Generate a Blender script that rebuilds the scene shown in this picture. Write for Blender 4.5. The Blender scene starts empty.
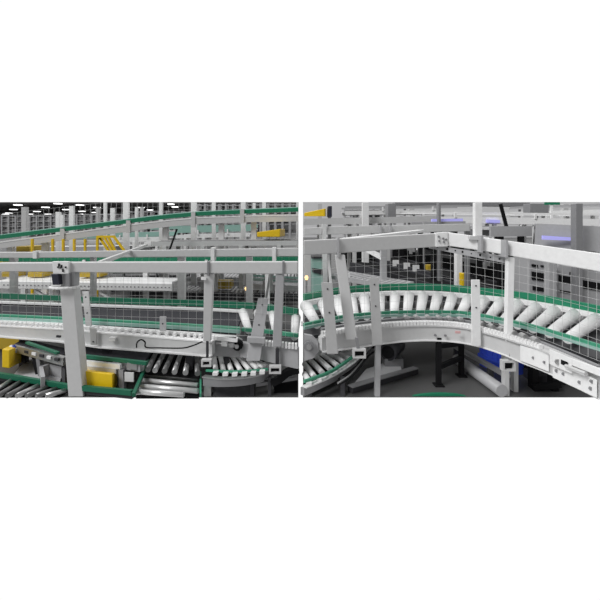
import bpy, math, random
from mathutils import Vector as V
random.seed(7)
C = bpy.context.scene.collection
H, F, YH = 1.4, 400.0, 225.0          # eye height (m), focal length and horizon in the 600 px photograph

def at(px, py, D): return V(((px - 300) * D / F, D, H - (py - YH) * D / F))
def on(px, py, z): return at(px, py, F * (H - z) / (py - YH))

# ------------------------------------------------------------------ materials
def mat(name, col, rough=0.5, metal=0.0, var=0.06, scale=30.0, emit=0.0, bump=0.0, spec=0.5):
    m = bpy.data.materials.new(name); m.use_nodes = True
    nt = m.node_tree; b = nt.nodes['Principled BSDF']
    b.inputs['Specular IOR Level'].default_value = spec; b.inputs['Roughness'].default_value = rough; b.inputs['Metallic'].default_value = metal
    n = nt.nodes.new('ShaderNodeTexNoise'); n.inputs['Scale'].default_value = scale; n.inputs['Detail'].default_value = 3
    tc = nt.nodes.new('ShaderNodeTexCoord'); nt.links.new(tc.outputs['Object'], n.inputs['Vector'])
    r = nt.nodes.new('ShaderNodeValToRGB')
    r.color_ramp.elements[0].color = (*[max(0, c * (1 - var * 2)) for c in col], 1)
    r.color_ramp.elements[1].color = (*[min(1, c * (1 + var)) for c in col], 1)
    nt.links.new(n.outputs['Fac'], r.inputs['Fac']); nt.links.new(r.outputs['Color'], b.inputs['Base Color'])
    if bump:
        bp = nt.nodes.new('ShaderNodeBump'); bp.inputs['Strength'].default_value = bump
        nt.links.new(n.outputs['Fac'], bp.inputs['Height']); nt.links.new(bp.outputs['Normal'], b.inputs['Normal'])
    if emit:
        b.inputs['Emission Color'].default_value = (*col, 1); b.inputs['Emission Strength'].default_value = emit
    return m
WHITE = mat('white_enamel', (0.86, 0.86, 0.86), 0.42)
RAIL = mat('pale_grey_enamel', (0.60, 0.60, 0.60), 0.4, var=0.04)
GREY = mat('grey_enamel', (0.42, 0.42, 0.43), 0.45)
MID = mat('zinc_grey', (0.27, 0.27, 0.28), 0.45, 0.2)
DARK = mat('dark_steel', (0.045, 0.045, 0.05), 0.5, spec=.25)
PLATE = mat('plate_enamel', (0.47, 0.47, 0.47), 0.45)
BLACK = mat('black_rubber', (0.010, 0.010, 0.011), 0.7, spec=.12)
BELT = mat('belt_rubber', (0.035, 0.035, 0.042), 0.75, var=0.25, scale=5, spec=.25)
STEEL = mat('galvanised_steel', (0.5, 0.5, 0.5), 0.33, 0.75)
SHINE = mat('polished_roller_steel', (0.72, 0.72, 0.72), 0.3, 0.45)
DULL = mat('dull_roller_steel', (0.2, 0.2, 0.2), 0.35, 0.5)
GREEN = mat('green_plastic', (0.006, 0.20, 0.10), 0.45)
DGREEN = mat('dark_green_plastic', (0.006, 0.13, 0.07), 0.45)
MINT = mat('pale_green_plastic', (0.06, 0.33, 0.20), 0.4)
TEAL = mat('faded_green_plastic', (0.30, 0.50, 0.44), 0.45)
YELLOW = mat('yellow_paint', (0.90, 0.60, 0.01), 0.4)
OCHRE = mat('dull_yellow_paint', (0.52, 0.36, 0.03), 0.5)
BLUE = mat('blue_plastic', (0.06, 0.12, 0.78), 0.4)
NAVY = mat('navy_plastic', (0.02, 0.022, 0.04), 0.4)
WIRE = mat('bright_wire', (0.66, 0.66, 0.66), 0.35, 0.2)
CONE = mat('white_roller_sleeve', (0.84, 0.84, 0.84), 0.45)
FLOOR = mat('sealed_concrete', (0.10, 0.10, 0.10), 0.5, var=0.25, scale=1.6)
CEIL = mat('ceiling_deck', (0.62, 0.61, 0.60), 0.8)
WALLM = mat('hall_wall', (0.8, 0.8, 0.81), 0.8)
LAMP = mat('lamp_white', (1, 1, 1), 0.5, emit=2.0, var=0)
VIOLET = mat('violet_light', (0.42, 0.41, 0.86), 0.5, emit=0.3, var=0)
AMBER = mat('amber_light', (1.0, 0.62, 0.25), 0.5, emit=2.0, var=0)
SHEET = mat('pale_sheet', (0.55, 0.55, 0.56), 0.6)

# ------------------------------------------------------------------ mesh building
class MB:
    def __init__(s): s.v, s.f = [], []
    def hexa(s, c):
        """c: 8 corners, 0-3 front loop, 4-7 back loop"""
        k = len(s.v); s.v += [V(p) for p in c]
        s.f += [[k+i for i in q] for q in ((0,1,2,3),(7,6,5,4),(0,4,5,1),(1,5,6,2),(2,6,7,3),(3,7,4,0))]
        return s
    def box(s, lo, hi):
        (a,b,c),(d,e,f) = lo, hi
        return s.hexa([(a,b,c),(d,b,c),(d,b,f),(a,b,f),(a,e,c),(d,e,c),(d,e,f),(a,e,f)])
    def bar(s, p, q, w, h):
        p, q = V(p), V(q); t = (q-p).normalized()
        up = V((0,0,1)) if abs(t.z) < .95 else V((0,1,0))
        r = t.cross(up).normalized(); u = r.cross(t)
        o = [-r*w/2-u*h/2, r*w/2-u*h/2, r*w/2+u*h/2, -r*w/2+u*h/2]
        return s.hexa([p+x for x in o] + [q+x for x in o])
    def sweep(s, pts, w, h):
        n = len(pts); k = len(s.v)
        for i, p in enumerate(pts):
            t = (pts[min(i+1,n-1)] - pts[max(i-1,0)]).normalized()
            r = t.cross(V((0,0,1))).normalized(); u = r.cross(t)
            s.v += [p-r*w/2-u*h/2, p+r*w/2-u*h/2, p+r*w/2+u*h/2, p-r*w/2+u*h/2]
        for i in range(n-1):
            a, b = k+4*i, k+4*i+4
            for j in range(4): s.f.append([a+j, a+(j+1)%4, b+(j+1)%4, b+j])
        s.f += [[k,k+3,k+2,k+1],[k+4*n-4+j for j in range(4)]]
        return s
    def ribbon(s, top, bot, d):
        """a curved upright plate between a top and a bottom line of points, d thick away from the aisle"""
        n = len(top); k = len(s.v)
        for i in range(n):
            t = top[min(i+1,n-1)] - top[max(i-1,0)]; t.z = 0; t.normalize()
            nrm = V((-t.y, t.x, 0)) * d
            s.v += [top[i], bot[i], bot[i]+nrm, top[i]+nrm]
        for i in range(n-1):
            a, b = k+4*i, k+4*i+4
            for j in range(4): s.f.append([a+j, a+(j+1)%4, b+(j+1)%4, b+j])
        s.f += [[k,k+1,k+2,k+3],[k+4*n-4+j for j in (3,2,1,0)]]
        return s
    def slab(s, a, b, t):
        """a flat strip between two lines of points, t thick downward"""
        n = len(a); k = len(s.v)
        for p, q in zip(a, b): s.v += [p, q, q-V((0,0,t)), p-V((0,0,t))]
        for i in range(n-1):
            x, y = k+4*i, k+4*i+4
            for j in range(4): s.f.append([x+j, x+(j+1)%4, y+(j+1)%4, y+j])
        s.f += [[k,k+3,k+2,k+1],[k+4*n-4+j for j in range(4)]]
        return s
    def cone(s, p, q, r0, r1=None, n=12):
        r1 = r0 if r1 is None else r1; p, q = V(p), V(q); t = (q-p).normalized()
        a = t.orthogonal().normalized(); b = t.cross(a); k = len(s.v)
        for c, r in ((p,r0),(q,r1)):
            for i in range(n):
                g = 2*math.pi*i/n; s.v.append(c + a*r*math.cos(g) + b*r*math.sin(g))
        for i in range(n): s.f.append([k+i, k+(i+1)%n, k+n+(i+1)%n, k+n+i])
        s.f += [[k+i for i in range(n)][::-1], [k+n+i for i in range(n)]]
        return s
    def pipe(s, pts, r, n=6):
        for a, b in zip(pts, pts[1:]): s.cone(a, b, r, r, n)
        return s
    def post(s, a, b, d):
        """upright of depth d: a = (left px, right px, y, D) at its top, b the same at its foot"""
        A = [at(b[0],b[2],b[3]), at(b[1],b[2],b[3]), at(a[1],a[2],a[3]), at(a[0],a[2],a[3])]
        return s.hexa(A + [p+V((0,d,0)) for p in A])
    def rail(s, a, b, d):
        """lying beam of depth d: a = (px, top y, bottom y, D) at one end, b at the other"""
        A = [at(a[0],a[2],a[3]), at(b[0],b[2],b[3]), at(b[0],b[1],b[3]), at(a[0],a[1],a[3])]
        return s.hexa(A + [p+V((0,d,0)) for p in A])

def cr(p, n=6):
    """smooth line through tuples"""
    q = [p[0]] + list(p) + [p[-1]]; out = []
    for i in range(1, len(q)-2):
        for k in range(n):
            t = k/n
            out.append(tuple(0.5*((2*b)+(c-a)*t+(2*a-5*b+4*c-d)*t*t+(3*b-a-3*c+d)*t**3) for a,b,c,d in zip(q[i-1],q[i],q[i+1],q[i+2])))
    out.append(tuple(p[-1])); return out

BASE = {}
def link(name, mb, m, origin, bevel=0):
    me = bpy.data.meshes.new(name)
    me.from_pydata([tuple(p-origin) for p in mb.v], [], mb.f)
    import bmesh
    bm = bmesh.new(); bm.from_mesh(me); bmesh.ops.recalc_face_normals(bm, faces=bm.faces); bm.to_mesh(me); bm.free()
    me.materials.append(m)
    o = bpy.data.objects.new(name, me); C.objects.link(o)
    if bevel:
        bv = o.modifiers.new('edge', 'BEVEL'); bv.width = bevel; bv.segments = 2
    return o
def thing(name, label, cat, loc, group=None):
    o = bpy.data.objects.new(name, None); C.objects.link(o)
    o.location = loc; o.empty_display_size = .1
    o['label'] = label; o['category'] = cat
    if group: o['group'] = group
    BASE[o.name] = V(loc); return o
def part(name, mb, m, parent, bevel=0, label=None):
    o = link(name, mb, m, BASE[parent.name], bevel); o.parent = parent; BASE[o.name] = BASE[parent.name]
    if label: o['label'] = label
    return o
def solo(name, mb, m, label, cat, group=None, bevel=0):
    lo = V([min(p[i] for p in mb.v) for i in range(3)]); hi = V([max(p[i] for p in mb.v) for i in range(3)])
    org = V(((lo.x+hi.x)/2, (lo.y+hi.y)/2, lo.z))
    o = link(name, mb, m, org, bevel); o.location = org
    o['label'] = label; o['category'] = cat
    if group: o['group'] = group
    return o
def struct(name, mb, m, parent=None):
    o = link(name, mb, m, V((0,0,0)));
    if parent: o.parent = parent
    else: o['kind'] = 'structure'
    return o
def smooth(o):
    for p in o.data.polygons: p.use_smooth = len(p.vertices) == 4
    return o

# ------------------------------------------------------------------ the hall
D0 = F*H/172.0                                   # where the floor begins, 3.26 m from the eye
LE, RE = 298.4, 303.0                            # the two bays end at these columns; an open gap runs between them
zc = H + 23/F*58
def bay(l, r, D, roofed):
    struct('floor', MB().slab([V(((l-300)*D0/F,D0,0)), V(((r-300)*D0/F,D0,0))], [V(((l-300)*150/F,150,0)), V(((r-300)*150/F,150,0))], .004), FLOOR)
    struct('wall_back', MB().box(((l-300)*D/F,D,0),((r-300)*D/F,D+.3,H+23/F*D)), WALLM)
    a, c = [V(((l-300)*d/F,d,zc)) for d in (58,120)], [V(((r-300)*d/F,d,zc)) for d in (58,120)]
    if roofed: struct('ceiling', MB().slab(a, c, .05), CEIL)
bay(-140, LE, 120, True); bay(RE, 740, 45, False)

# ------------------------------------------------------------------ far end of the hall
for i, (px, py) in enumerate([(18,205),(13.5,209.5),(9,213),(5.5,216),(45.5,207.3),(37,211.5),(29.5,214.3),(48,215.3),(58,203.6),(66,209.6),(80,205),(82,211.3),(97,207.5),(95,212.5),(141,207.5),(171,204.2),(150,210),(175,207),(62,215.6),(84,214.8)]):
    z = zc - .12; D = F*(z-H)/(YH-py) if py < 224 else 100
    D = min(D, 118); p = at(px, py, D); p.z = zc-.05
    solo('ceiling_lamp', MB().box((p.x-.36*D/58, D-.5, zc-.2), (p.x+.36*D/58, D+.5, zc)), LAMP,
         'small glowing white lamp under the dark far ceiling', 'lamp', 'lamps under the far ceiling')
k = 0
def rack(px0, px1, top, D, label):
    a, b = at(px0, top, D), at(px1, top, D)
    t = thing('storage_rack', label, 'rack', (( a.x+b.x)/2, D, 0), 'storage racks at the far end')
    n = max(3, int((px1-px0)/7)); fr = MB(); bx = MB()
    for i in range(n+1):
        x = a.x + (b.x-a.x)*i/n; fr.box((x-.09, D-.1, 0), (x+.09, D+.9, a.z))
    for j in range(4):
        z = a.z*(j+.9)/4; fr.box((a.x, D-.05, z-.07), (b.x, D+.9, z))
        for i in range(n if j < 3 else 0):
            x = a.x + (b.x-a.x)*i/n; w = (b.x-a.x)/n
            if random.random() < .8: bx.box((x+w*.14, D+.1, z), (x+w*.86, D+.85, z+a.z/4*random.uniform(.45,.8)))
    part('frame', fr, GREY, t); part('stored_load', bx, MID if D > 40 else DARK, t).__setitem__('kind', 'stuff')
rack(2, 58, 215.5, 50, 'long dark storage rack below the lamps at the far left end')
rack(62, 122, 213.8, 47, 'long dark storage rack behind the white posts above the sloping green guide')
rack(128, 190, 211, 44, 'long dark storage rack seen through mesh above the bend of the sloping conveyor')
rack(198, 240, 204, 36, 'tall dark storage rack behind the mesh right of the conveyor bend')
rack(246, 297, 203.5, 33, 'tall dark storage rack at the upper right corner of the left bay')
rack(345, 395, 209, 40, 'dark storage rack at the top of the right bay behind a white post')

ncol = [0]
def column(px, w, D, top, m=RAIL):
    ncol[0] += 1; struct('trim_%d' % ncol[0], MB().post((px-w/2, px+w/2, top, D), (px-w/2, px+w/2, YH+F*H/D, D), .3), m)
for px, w in ((23.5,4.5),(97,2),(141,2)): column(px, w, 26, 207)
for px, w in ((320,4),(412,5),(566,5)): column(px, w, 24, 204)

# ------------------------------------------------------------------ a general straight conveyor standing on the floor
def conveyor(name, label, cat, a, b, width, fm, gm, bm_, fh=.11, guide=True, legs=3, group=None, gh=.06, gz=.09, n_roll=0, tabs=None, legm=None):
    """a, b: 3-D ends of the front top edge of the side frame; width: to the rear"""
    a, b = V(a), V(b); t = b-a; tx = V((t.x,t.y,0)).normalized(); nrm = V((-tx.y, tx.x, 0))
    if nrm.y < 0: nrm = -nrm
    mid = (a+b)/2 + nrm*width/2
    T = thing(name, label, cat, (mid.x, mid.y, 0), group)
    dz = V((0,0,fh/2))
    part('side_frame', MB().bar(a-dz, b-dz, .05, fh), fm, T); part('side_frame', MB().bar(a-dz+nrm*width, b-dz+nrm*width, .05, fh), fm, T)
    up = V((0,0,gz))
    if guide:
        part('guide_rail', MB().bar(a+up, b+up, .03, gh), gm, T); part('guide_rail', MB().bar(a+up+nrm*width, b+up+nrm*width, .03, gh), gm, T)
    if guide:
        for i in range(2):
            q = a.lerp(b, .3+.4*i); part('guide_bracket', MB().bar(q-V((0,0,.02))-nrm*.035, q+up-nrm*.035, .04, .03), fm, T)
    if n_roll:
        for i in range(n_roll):
            q = a.lerp(b, (i+.5)/n_roll) - V((0,0,.02)); part('roller', MB().cone(q+nrm*.03, q+nrm*(width-.03), .03, n=8), bm_, T)
    else:
        part('belt', MB().slab([a+nrm*.03-V((0,0,.02)), b+nrm*.03-V((0,0,.02))], [a+nrm*(width-.03)-V((0,0,.02)), b+nrm*(width-.03)-V((0,0,.02))], .03), bm_, T)
    for i in range(legs):
        q = a.lerp(b, (i+.5)/legs)
        for s in (.0, 1.):
            r = q + nrm*width*s - V((0,0,fh)); part('leg', MB().box((r.x-.035, r.y-.035, 0), (r.x+.035, r.y+.035, r.z)), legm or fm, T)
    if tabs:
        for u in tabs:
            q = a.lerp(b, u); part('white_tab', MB().box((q.x-.055, q.y-.05, q.z-.05), (q.x+.055, q.y-.03, q.z+.06)), WHITE, T)
    return T

# ============================================================================================= LEFT BAY
# ---- sloping conveyor near the top
D = 8.0
T = thing('sloping_conveyor', 'long pale conveyor with green guide climbing along the top of the left bay', 'conveyor', (at(150,225,D).x, 8.4, 0))
gl = [(-5,237.8),(40,232.2),(100,225),(150,218.6),(172,216.2),(200,213.8),(250,211.5),(LE,209.6)]
fl = [(-5,246.4),(15,243.8),(60,238),(100,232.6),(150,226),(172,223.6),(200,221.2),(250,219.5),(LE,218.6)]
part('guide_rail', MB().sweep([at(x,y,D) for x,y in gl], .03, .078), GREEN, T)
part('guide_rail', MB().sweep([at(x,y-2,D+.9) for x,y in gl], .03, .03), TEAL, T)
part('side_frame', MB().sweep([at(x,y,D) for x,y in fl], .06, .112), RAIL, T)
part('side_frame', MB().sweep([at(x,y-.8,D+.9)-V((0,0,.03)) for x,y in fl], .06, .10), RAIL, T)
part('belt', MB().slab([at(x,y-3,D+.04) for x,y in fl], [at(x,y-3,D+.86) for x,y in fl], .03), WHITE, T)
part('roller_strip', MB().sweep([at(x,y-3.4,D-.01) for x,y in fl], .04, .035), WHITE, T)
for px, y0, y1 in ((62,228.6,241),(128,220.4,233),(193,212,227.5),(242,209,223.5)):
    part('guide_bracket', MB().post((px-2,px+2,y0,D-.05),(px-2,px+2,y1,D-.05),.05), RAIL, T)
for px, y0 in ((9,246),(44,241),(165,226),(221,221),(253.5,220.5)):
    part('leg', MB().post((px-2.6,px+2.6,y0,D+.1),(px-2.6,px+2.6,YH+F*H/(D+.1),D+.1),.1), WHITE, T)

def mesh_panel(t, top, bot, step_px=8.3, rows=8, r=.002, name='wire_mesh'):
    """top, bot: lists of (px, y, D); wires run between them"""
    def lerp(lst, x):
        for a, b in zip(lst, lst[1:]):
            if x <= b[0] or b is lst[-1]:
                u = (x-a[0])/(b[0]-a[0]); return a[1]+(b[1]-a[1])*u, 1/((1-u)/a[2]+u/b[2])
    mb = MB(); x = top[0][0]
    while x <= top[-1][0]+.01:
        (y0, d0), (y1, d1) = lerp(top, x), lerp(bot, x)
        mb.cone(at(x,y0,d0), at(x,y1,d1), r, r, 4); x += step_px
    xs = sorted(set([p[0] for p in top]+[p[0] for p in bot]))
    for j in range(rows+1):
        u = j/rows; ln = []
        for x in xs:
            (y0, d0), (y1, d1) = lerp(top, x), lerp(bot, x); ln.append(at(x,y0,d0).lerp(at(x,y1,d1), u))
        mb.pipe(ln, r, 4)
    return part(name, mb, WIRE, t)

# ---- fence standing on the far side of the sloping conveyor
T = thing('mesh_fence', 'mesh fence with tall white posts rising behind the sloping conveyor at the top left', 'fence', (at(150,225,9.3).x, 9.3, 0))
for px, w, top, bot in ((57.5,4,212,230),(61,3.4,215,231),(71,4,206,228),(104.5,2.2,202,226),(112,3.6,208,225),(125.5,5.5,202,223),(136,2.2,207,222),(160.5,3,202,220),(193.5,5.5,202,217),(213.5,3.4,202,216),(243,4.6,202,214),(254,2.6,203,214),(264,3.6,202,214),(297,1.5,202,212)):
    part('post', MB().post((px-w/2,px+w/2,top,9.3),(px-w/2,px+w/2,YH+F*H/9.3,9.3),.08), WHITE, T)
mesh_panel(T, [(2,214,9.35),(72,206,9.35),(104,202.5,9.35),(298.5,202.5,9.35)], [(2,237,9.35),(100,226,9.35),(172,217.5,9.35),(298.5,212,9.35)], 5.2, 4, .0026)

# ---- conveyors between the fences
conveyor('guide_conveyor', 'long conveyor with green guide showing between the two front rails, left bay', 'conveyor',
         at(-6,262.5,6.3), at(LE-.5,262.5,6.3), .7, WHITE, GREEN, BELT, gz=.045, legs=5)
conveyor('dark_belt_conveyor', 'pale conveyor with dark belt carrying the sloping yellow cover, left bay', 'conveyor',
         at(146,241.6,7.2), at(LE-.5,240.6,7.2), .8, RAIL, GREEN, DARK, fh=.085, guide=False, legs=4)
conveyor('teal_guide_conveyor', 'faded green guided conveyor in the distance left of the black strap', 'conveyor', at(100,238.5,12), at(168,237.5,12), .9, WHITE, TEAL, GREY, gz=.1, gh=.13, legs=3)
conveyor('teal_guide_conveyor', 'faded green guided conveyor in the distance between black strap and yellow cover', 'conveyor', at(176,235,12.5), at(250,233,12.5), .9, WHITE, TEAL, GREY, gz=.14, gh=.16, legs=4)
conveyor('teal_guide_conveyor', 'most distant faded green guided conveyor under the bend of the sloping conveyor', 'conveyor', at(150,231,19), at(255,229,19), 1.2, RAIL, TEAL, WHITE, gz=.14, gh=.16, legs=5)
conveyor('distant_conveyor', 'distant white conveyor running behind the yellow barrier posts', 'conveyor', at(2,247.5,12.5), at(150,245.5,12.5), .9, GREY, GREY, WHITE, guide=False, legs=5, fh=.14)
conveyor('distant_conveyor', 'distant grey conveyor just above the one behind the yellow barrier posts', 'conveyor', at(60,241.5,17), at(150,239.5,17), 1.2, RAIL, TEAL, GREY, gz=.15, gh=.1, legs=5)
conveyor('distant_conveyor', 'distant dark conveyor under the front rail right of the first slender post', 'conveyor', at(184,277,9.4), at(LE-.5,278,9.4), .8, GREY, GREY, SHEET, guide=False, legs=6, legm=DARK, n_roll=30)
conveyor('distant_conveyor', 'distant low black conveyor just above the dark green guide between two front posts', 'conveyor', at(130,291,6.9), at(LE-.5,294,6.9), .7, DARK, DGREEN, GREY, guide=False, legs=5, legm=DARK, fh=.12, n_roll=36)
conveyor('distant_conveyor', 'distant white conveyor behind the slanted grey plate by the gap', 'conveyor', at(250,283.5,7.2), at(LE-.5,286,7.2), .5, RAIL, TEAL, GREY, gz=.08, gh=.04, legs=2)

conveyor('distant_conveyor', 'distant white roller conveyor far behind the pale duct', 'conveyor', at(2,268,10.5), at(180,266,10.5), .8, WHITE, TEAL, MID, gz=.09, gh=.04, legs=6, n_roll=30)
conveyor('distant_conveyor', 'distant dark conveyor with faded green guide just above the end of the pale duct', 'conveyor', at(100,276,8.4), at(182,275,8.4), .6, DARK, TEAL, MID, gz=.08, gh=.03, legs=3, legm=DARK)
# ---- yellow things in the distance
T = thing('safety_barrier', 'yellow barrier of thin upright posts in the distance at the left', 'barrier', (at(65,250,7.8).x, 7.8, 0))
for px in (31.5,52,62.5,73.5,84.5): part('post', MB().post((px-.85,px+.85,239,7.8),(px-.85,px+.85,YH+F*H/7.8,7.8),.05), YELLOW, T)
part('rail', MB().rail((31,252.6,254,7.8),(86,252.2,253.6,7.8),.05), YELLOW, T)
T = thing('stair_handrail', 'yellow stair handrail with slanting legs behind the second fence rail', 'handrail', (at(110,250,7.5).x, 7.5, 0))
for a, b in (((97.5,236.5),(97,YH+F*H/7.5)),((98,236.5),(103,240)),((104,236.5),(113,252)),((108,236.5),(116,252)),((114,236.8),(126,253)),((100,238),(110,253))):
    part('rail', MB().bar(at(*a,7.5), at(*b,7.5), .038, .038), YELLOW, T)
part('rail', MB().bar(at(97,236.6,7.5), at(115,236.6,7.5), .04, .04), YELLOW, T)
def ybox(label, c0, c1, D, d, m=YELLOW, name='yellow_cover', slope=0):
    """c0 = (left, top), c1 = (right, bottom)"""
    mb = MB(); A = [at(c0[0],c1[1],D), at(c1[0],c1[1],D), at(c1[0],c0[1],D), at(c0[0],c0[1]+slope,D)]
    mb.hexa(A+[p+V((d*.15,d,0)) for p in A]); return mb
solo('yellow_cover', ybox('', (257,229), (280,237), 7.6, .5, slope=3.2), YELLOW, 'yellow sloping cover on the dark belt conveyor at the right end of the left bay', 'cover', bevel=.01)
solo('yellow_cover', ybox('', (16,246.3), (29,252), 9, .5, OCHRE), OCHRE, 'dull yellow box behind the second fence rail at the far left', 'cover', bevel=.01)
solo('yellow_cover', ybox('', (-4,257), (4,263.0), 6.42, .3), YELLOW, 'small yellow block at the left edge between the two front fence rails', 'cover', bevel=.01)
for i, (x0, x1, lb) in enumerate(((4,16,'yellow crate on the pale duct nearest the left edge'),(30,44,'yellow crate on the pale duct left of the thick front post'),(80,101,'yellow crate on the pale duct right of the thick front post'))):
    a = at(x0,276.5,6.0); b = at(x1,271.5,6.0)
    cr_ = thing('yellow_crate', lb, 'crate', ((a.x+b.x)/2, 6.1, .625))
    z0 = .625; h = .075
    part('wall_panel', MB().box((a.x,5.95,z0),(b.x,5.97,z0+h)).box((a.x,6.2,z0),(b.x,6.22,z0+h)).box((a.x,5.97,z0),(a.x+.02,6.2,z0+h)).box((b.x-.02,5.97,z0),(b.x,6.2,z0+h)), OCHRE, cr_)
    part('bottom_panel', MB().box((a.x+.02,5.97,z0),(b.x-.02,6.2,z0+.012)), OCHRE, cr_)
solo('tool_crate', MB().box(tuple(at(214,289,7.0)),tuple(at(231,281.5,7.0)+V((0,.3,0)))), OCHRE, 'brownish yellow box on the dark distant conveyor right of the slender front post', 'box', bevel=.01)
T = thing('signal_lamp', 'small glowing amber lamp on a stem beside a white post under the front rail', 'lamp', (at(246.5,289,6.8).x, 6.8, 0))
part('stem', MB().cone(V((at(246.5,289,6.8).x,6.8,0)), at(246.5,290.5,6.8), .012), GREY, T)
b = MB(); p = at(246.5,288.6,6.8); b.cone(p-V((0,0,.03)), p, .018, .036).cone(p, p+V((0,0,.03)), .036, .018); part('bulb', b, AMBER, T)
solo('black_strap', MB().bar(at(177,229,7.0), at(165,263,6.95), .05, .03), BLACK, 'black slanting strap hanging from the sloping conveyor bend', 'strap')

# ---- third and second fences
T = thing('rail_fence', 'second pale fence rail with white posts behind the front fence, left bay', 'fence', (at(150,250,4.95).x, 4.95, 0))
part('rail', MB().rail((-5,252.2,258,4.95),(34,252.2,258,4.95),.07), RAIL, T, .006)
part('rail', MB().rail((35,252,257.8,4.95),(LE-.3,248,256.3,4.95),.07), RAIL, T, .006)
for px, w in ((12,5),(92,4),(181,7),(249,6)):
    part('post', MB().post((px-w/2,px+w/2,256.5,4.99),(px-w/2,px+w/2,YH+F*H/5.45,5.45),.07), WHITE if w > 5 else RAIL, T)
part('brace', MB().bar(at(270,272,4.9), at(265.5,301,5.3), .03, .03), WHITE, T)
for px in (34.5,212.5,274): part('clamp', MB().rail((px-1.8,247.5 if px>200 else 251,261 if px>200 else 258.5,4.93),(px+1.8,247.5 if px>200 else 251,261 if px>200 else 258.5,4.93),.11), WHITE, T)
mesh_panel(T, [(2,258,5.03),(298,256.5,5.03)], [(2,293,5.5),(298,303,5.2)], 7.0, 6, .0011)
T = thing('cross_rail', 'pale rail running away from the front fence across the second fence rail', 'rail', (at(110,255,4.6).x, 4.6, 1.08))
part('beam', MB().bar(at(99,263.5,3.42), at(147,245,6.7), .03, .04), RAIL, T)
part('end_bracket', MB().rail((144,242,247.5,6.72),(151,241.5,247,6.72),.06), WHITE, T)

# ---- pale duct behind the belt
T = thing('cable_duct', 'wide pale cable duct with perforated side ending behind the second slender post, left bay', 'duct', (at(80,285,5.9).x, 5.9, 0))
A = [at(-5,288.6,5.6), at(172,291.3,5.6), at(172,283.6,5.6), at(-5,281,5.6)]
part('body', MB().hexa(A+[p+V((0,.62,0)) for p in A]), WHITE, T, .008)
h = MB()
for i in range(44):
    x = 3+i*3.85; y = 284.4 + x*.0155; h.rail((x,y,y+1.1,5.595),(x+1.4,y,y+1.1,5.595),.01)
part('perforation', h, MID, T)
part('end_lip', MB().rail((172,281.8,291.3,5.62),(174,282.2,291.3,5.62),.6), GREY, T)
for px in (8,60,125,166): part('leg', MB().post((px-2.4,px+2.4,289,5.8),(px-2.4,px+2.4,YH+F*H/5.8,5.8),.1), GREY, T)
for px,y in ((35,290),(100,292)): part('stay', MB().bar(at(px,y,5.66), at(px+14,y+9,5.66), .04, .03), WHITE, T)

# ---- main belt conveyor
T = thing('belt_conveyor', 'wide dark belt conveyor between dark green and pale green guides crossing the left bay', 'conveyor', (at(110,320,4.4).x, 4.4, 0))
gb = [on(x,y,.50) for x,y in cr([(-5,295.6),(100,300),(200,303.2),(255,306)])]
part('guide_rail', MB().sweep(gb, .03, .066), DGREEN, T)
part('guide_rail', MB().sweep([on(x,y,.47) for x,y in cr([(-5,315.2),(100,320.2),(200,326),(240,328.6)])], .03, .026), MINT, T, label='pale green front guide')
part('guide_lip', MB().sweep([on(x,y,.45) for x,y in cr([(-5,318.4),(100,323.2),(200,329),(240,331.6)])], .02, .03), TEAL, T)
part('side_strip', MB().sweep([on(x,y,.445) for x,y in cr([(-5,302),(100,305.6),(200,309),(240,311)])], .06, .022), WHITE, T)
part('belt', MB().slab([on(x,y,.42) for x,y in [(-5,318.5),(100,323),(200,329),(236,331.5)]], [on(x,y,.42) for x,y in [(-5,303.4),(100,307),(200,310.5),(243,312.5)]], .03), BELT, T)
part('side_frame', MB().sweep([on(x,y,.34) for x,y in [(-5,308),(240,318)]], .05, .12), GREY, T)
ft = [(-5,326.2),(60,329.8),(100,333.2),(200,341.5),(212,342.8)]; fb = [(-5,335),(60,340.4),(100,346),(200,353.8),(212,355)]
top = [on(x,y,.40) for x,y in ft]; bot = [at(x,y,p.y) for (x,y),p in zip(fb, top)]
part('side_frame', MB().ribbon(top, bot, .05), RAIL, T)
part('bottom_flange', MB().slab([p-V((0,.03,0)) for p in bot], [p+V((0,.06,0)) for p in bot], .012), WHITE, T)
part('top_rail', MB().sweep([p+V((0,.03,.004)) for p in top], .07, .012), WHITE, T)
fs = MB()
line = cr([(-5,322.6),(60,326),(100,329),(200,336.2),(236,339.5)], 14)
for i, (x,y) in enumerate(line):
    q = on(x,y,.43); fs.box((q.x-.012,q.y-.012,q.z-.02),(q.x+.012,q.y+.03,q.z+.012))
part('tooth_strip', fs, WHITE, T)
part('finger_backing', MB().sweep([on(x,y-.5,.425)+V((0,.03,0)) for x,y in line], .03, .03), WHITE, T)
def plate(t, a, b, d=.014, m=PLATE, bolts=((.16),(.62)), name='bracket_plate', bm=DARK, label=None):
    o = part(name, MB().post(a, b, d), m, t, .003, label)
    bo = MB()
    for u in bolts:
        l = [a[i]+(b[i]-a[i])*u for i in range(4)]; x = (l[0]+l[1])/2
        p = at(x, l[2], l[3]); bo.cone(p+V((0,.004,0)), p-V((0,.006,0)), .0065, n=8)
    if bolts: 
        s = part('bolt', bo, bm, t); s.parent = o
    return o
plate(T, (82,88.5,291.5,3.85), (85.5,91.5,326,3.72))
plate(T, (89.5,96,328,3.66), (90.5,96.5,345,3.66), bolts=(.8,))
plate(T, (159.5,166,316.5,3.6), (159.5,166,331,3.55), m=GREY, bolts=(.5,))
part('connector_box', MB().rail((109,337.5,341,3.62),(115,338,341.5,3.62),.05), WHITE, T)
part('name_plate', MB().rail((56,335.5,337.5,3.7),(60,335.8,337.8,3.7),.02), DARK, T)
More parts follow.
